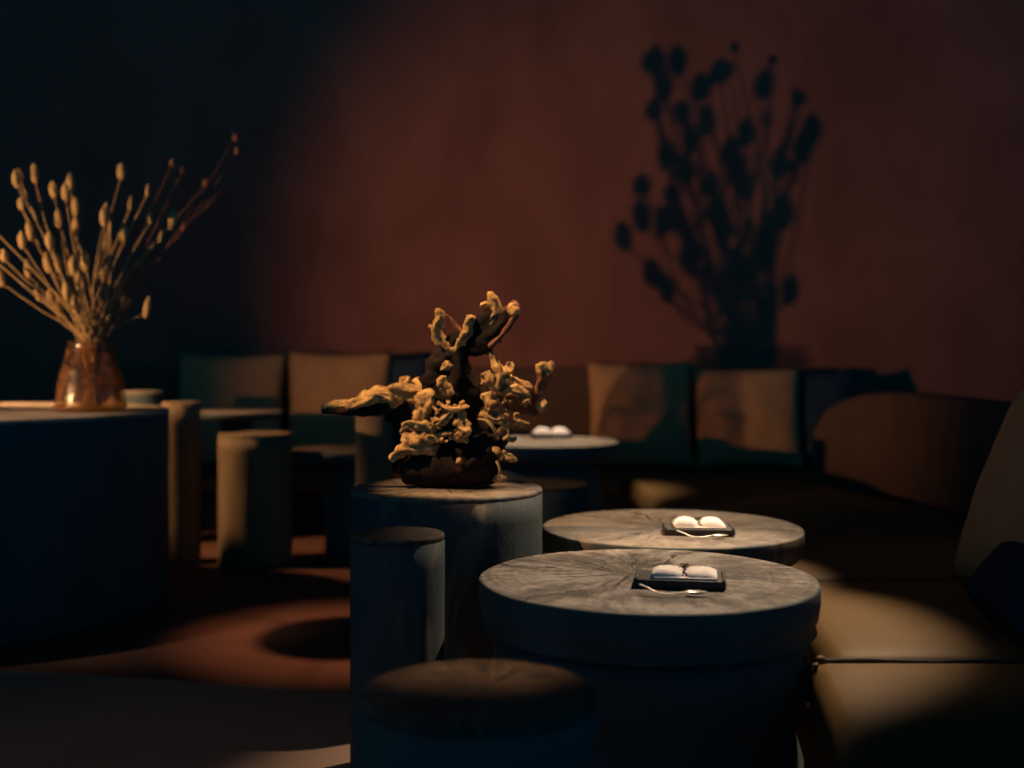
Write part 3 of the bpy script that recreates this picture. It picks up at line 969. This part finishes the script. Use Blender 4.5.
# crumbs of bark caught between the branches
rng = random.Random(4)
for (x0, x1, y0, y1, n_, off) in ((432, 468, 398, 440, 26, -.075), (484, 512, 362, 428, 18, -.03), (412, 436, 396, 430, 8, -.06)):
    for i in range(n_):
        x, y = rng.uniform(x0, x1), rng.uniform(y0, y1)
        a, l = rng.uniform(0, 6.28), rng.uniform(1.6, 4.0)
        limb('bark_chip', [(x - l * math.cos(a), y - l * math.sin(a), rng.uniform(.7, 1.5), off + rng.uniform(-.02, .02)), (x, y, rng.uniform(1.1, 2.2), off), (x + l * math.cos(a), y + l * math.sin(a), rng.uniform(.6, 1.2), off + rng.uniform(-.02, .02))],
             'drift', i * 1.7 + x, 0.35, seg=3, n=8)

# ------------------------------------------------------------------ vase and bouquet on the left table
VX = P(91, 400, 5.0).x
VY = 5.0
vz = TABZ + 0.003
vase = thing('glass_vase', (VX, VY, vz), 'squat amber glass vase with a narrow neck holding dried pod stems', 'vase')
hv = 0.30
prof_o = [(0.135, 0.0), (0.147, 0.006), (0.149, 0.03), (0.141, 0.09), (0.128, 0.16), (0.112, 0.22), (0.098, 0.265), (0.094, 0.285), (0.099, hv)]
n = 48
bm = bmesh.new()
rings = []
for r, z in prof_o + [(max(r - 0.006, 0.01), max(z, 0.008)) for r, z in reversed(prof_o)]:
    rings.append([bm.verts.new((r * math.cos(2 * math.pi * i / n), r * math.sin(2 * math.pi * i / n), z)) for i in range(n)])
for k_ in range(len(rings) - 1):
    for i in range(n):
        bm.faces.new((rings[k_][i], rings[k_][(i + 1) % n], rings[k_ + 1][(i + 1) % n], rings[k_ + 1][i]))
bm.faces.new(list(reversed(rings[0])))
bm.faces.new(rings[-1])
from_bm('glass', bm, M['amber'], vase)
bm = bmesh.new()
for (rr_, zz) in ((0.1505, 0.02), (0.1385, 0.115), (0.101, 0.262)):
    tube_bm([(rr_ * math.cos(2 * math.pi * i / 32), rr_ * math.sin(2 * math.pi * i / 32), zz) for i in range(33)], [0.006] * 33, 6, bm, seg=1)
from_bm('ribbed_band', bm, M['amber'], vase)

WALL_Y = 8.0
# seed heads: position of each head's shadow on the wall fixes the direction from the lamp
shadow_heads = [(657, 64), (664, 88), (678, 62), (701, 88), (720, 72), (764, 86), (706, 122), (746, 133), (668, 158), (690, 140), (686, 170),
                (730, 152), (736, 172), (811, 132), (802, 150), (778, 166), (712, 185), (744, 186), (783, 215), (718, 215), (722, 235),
                (643, 218), (662, 224), (674, 218), (625, 238), (655, 275), (668, 290), (764, 236), (767, 262), (738, 262), (728, 280), (745, 285), (789, 292), (689, 262)]
GB = 'dried pod stems in the glass vase'
rng = random.Random(12)


def stem(head, neck, foot, hr, hl, label, group, rs=0.0045, mats=('stem', 'pod')):
    t = thing('dried_pod_stem', (foot.x, foot.y, foot.z), label, 'dried flower', group)
    o3 = t.location
    midp = neck * 0.5 + head * 0.5 + Vector((rng.uniform(-.03, .03), rng.uniform(-.03, .03), rng.uniform(-.005, .03)))
    bm = tube_bm([foot - o3, neck - o3, midp - o3, head - o3], [rs, rs, rs * 0.9, rs * 0.7], 7, seg=5)
    from_bm('stem', bm, M[mats[0]], t)
    ax = ((head - midp).normalized() * 0.22 + Vector((0, 0, 0.9))).normalized()
    q = ax.to_track_quat('Z', 'Y').to_matrix()
    bm = bmesh.new()
    blob(bm, head - o3 + ax * hl * 0.6, hr, hr, hl, rng.uniform(0, 9), 0.18, q, 3)
    blob(bm, head - o3 + ax * hl * 1.55, hr * 0.45, hr * 0.45, hl * 0.16, 0, 0, q, 2)
    from_bm('seed_pod', bm, M[mats[1]], t)
    return t


stem_label = 'straw stem with a round dry seed pod in the amber vase'


def neck_foot(i):
    a = i * 2.39996
    r = 0.052 * math.sqrt((i % 12 + 0.5) / 12)
    nk = Vector((VX + r * math.cos(a), VY + r * math.sin(a), vz + 0.28))
    ft = Vector((VX - 0.9 * r * math.cos(a), VY - 0.9 * r * math.sin(a), vz + 0.02))
    return nk, ft


cnt = 0
for (sx_, sy_) in shadow_heads:
    s = P(sx_, sy_ + 8, WALL_Y)
    t_ = 0.37 + rng.uniform(-0.03, 0.03)
    hd = LAMP + (s - LAMP) * t_
    nk, ft = neck_foot(cnt)
    stem(hd, nk, ft, rng.uniform(0.0145, 0.019), rng.uniform(0.036, 0.046), stem_label, GB, rs=0.003)
    cnt += 1
# stems leaning toward the photo's left edge and the faint ones on the right, shade put into their colour
for (px, py, d) in ((-18, 218, 4.8), (5, 260, 4.9), (-12, 255, 5.0), (20, 180, 5.05), (22, 208, 5.1), (110, 232, 5.0), (130, 208, 5.1), (147, 195, 5.0), (150, 222, 5.0), (160, 240, 4.95), (172, 165, 5.3), (182, 172, 5.35), (205, 186, 5.2), (235, 140, 5.5), (237, 153, 5.4), (228, 182, 5.3), (183, 230, 5.1)):
    # keep the pod in the photo's line of sight, at the depth where its shadow joins the bouquet's
    best = None
    for q in range(41):
        dd = 4.4 + 0.04 * q
        h_ = P(px, py, dd)
        k_ = (WALL_Y - LAMP.y) / (h_.y - LAMP.y)
        sp = 512 + (LAMP.x + (h_.x - LAMP.x) * k_) / WALL_Y * F
        err = max(0, 640 - sp, sp - 800) + 60 * abs(dd - d)
        if best is None or err < best[0]:
            best = (err, h_)
    hd = best[1]
    nk, ft = neck_foot(cnt)
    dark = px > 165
    if px > 100 and not dark:
        stem(hd, nk, ft, 0.008, 0.03, 'straw stem with a thin bare bud on the right of the amber vase', 'bare stems in the vase', rs=0.004)
    elif not dark:
        stem(hd, nk, ft, 0.017, 0.028, stem_label, GB, rs=0.0045)
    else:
        stem(hd, nk, ft, 0.011, 0.02, 'thin stem coloured dark brown for shade, leaning far right out of the amber vase', 'shade-coloured stems leaning right', 0.003, ('drift_red', 'drift_red'))
    cnt += 1

# ------------------------------------------------------------------ added unseen pendant over the aisle: its dish is there to shade the pool
pl = on_plane(347, 637, 0.0)
PZ = 2.95
pend = thing('added_pendant', (pl.x, pl.y, PZ), 'small black pendant added unseen over the aisle to shade a disc in the floor pool', 'lamp')
bm = bmesh.new()
n = 40
rings = []
for r, z in ((0.02, 0.11), (0.03, 0.10), (0.055, 0.03), (0.075, -0.04), (0.073, -0.04), (0.053, 0.03), (0.028, 0.096), (0.018, 0.106)):
    rings.append([bm.verts.new((r * math.cos(2 * math.pi * i / n), r * math.sin(2 * math.pi * i / n), z)) for i in range(n)])
for k_ in range(len(rings) - 1):
    for i in range(n):
        bm.faces.new((rings[k_][i], rings[k_][(i + 1) % n], rings[k_ + 1][(i + 1) % n], rings[k_ + 1][i]))
bm.faces.new(rings[-1]); bm.faces.new(list(reversed(rings[0])))
from_bm('added_lamp_shade', bm, M['black_metal'], pend)
bm = lathe_bm([(0.020, -0.202), (0.0278, -0.2), (0.0278, -0.196), (0.02, -0.194)], 0, 40, 0.0, close_top=3, vwob=0.0)
from_bm('shadow_dish', bm, M['black_metal'], pend)  # added to block the bulb and leave a round shadow below
bm = bmesh.new()
for i in range(3):
    a = 2 * math.pi * i / 3 + 0.4
    tube_bm([(0.026 * math.cos(a), 0.026 * math.sin(a), -0.197), (0.074 * math.cos(a), 0.074 * math.sin(a), -0.035)], [0.0007, 0.0007], 5, bm, seg=2)
from_bm('added_dish_wires', bm, M['black_metal'], pend)
bm = tube_bm([(0, 0, 0.10), (0, 0, 2.0)], [0.004, 0.004], 6, seg=3)
from_bm('added_cord', bm, M['black_metal'], pend)
d = bpy.data.lights.new('added_pendant_bulb', 'SPOT')  # added with the pendant to light the floor pool
d.energy = 400
d.color = (1.0, 0.5, 0.25)
d.spot_size = math.radians(29)
d.spot_blend = 1.0
d.shadow_soft_size = 0.004
o = bpy.data.objects.new('added_pendant_bulb', d)
COL.objects.link(o)
o.location = (pl.x, pl.y, PZ + 0.04)
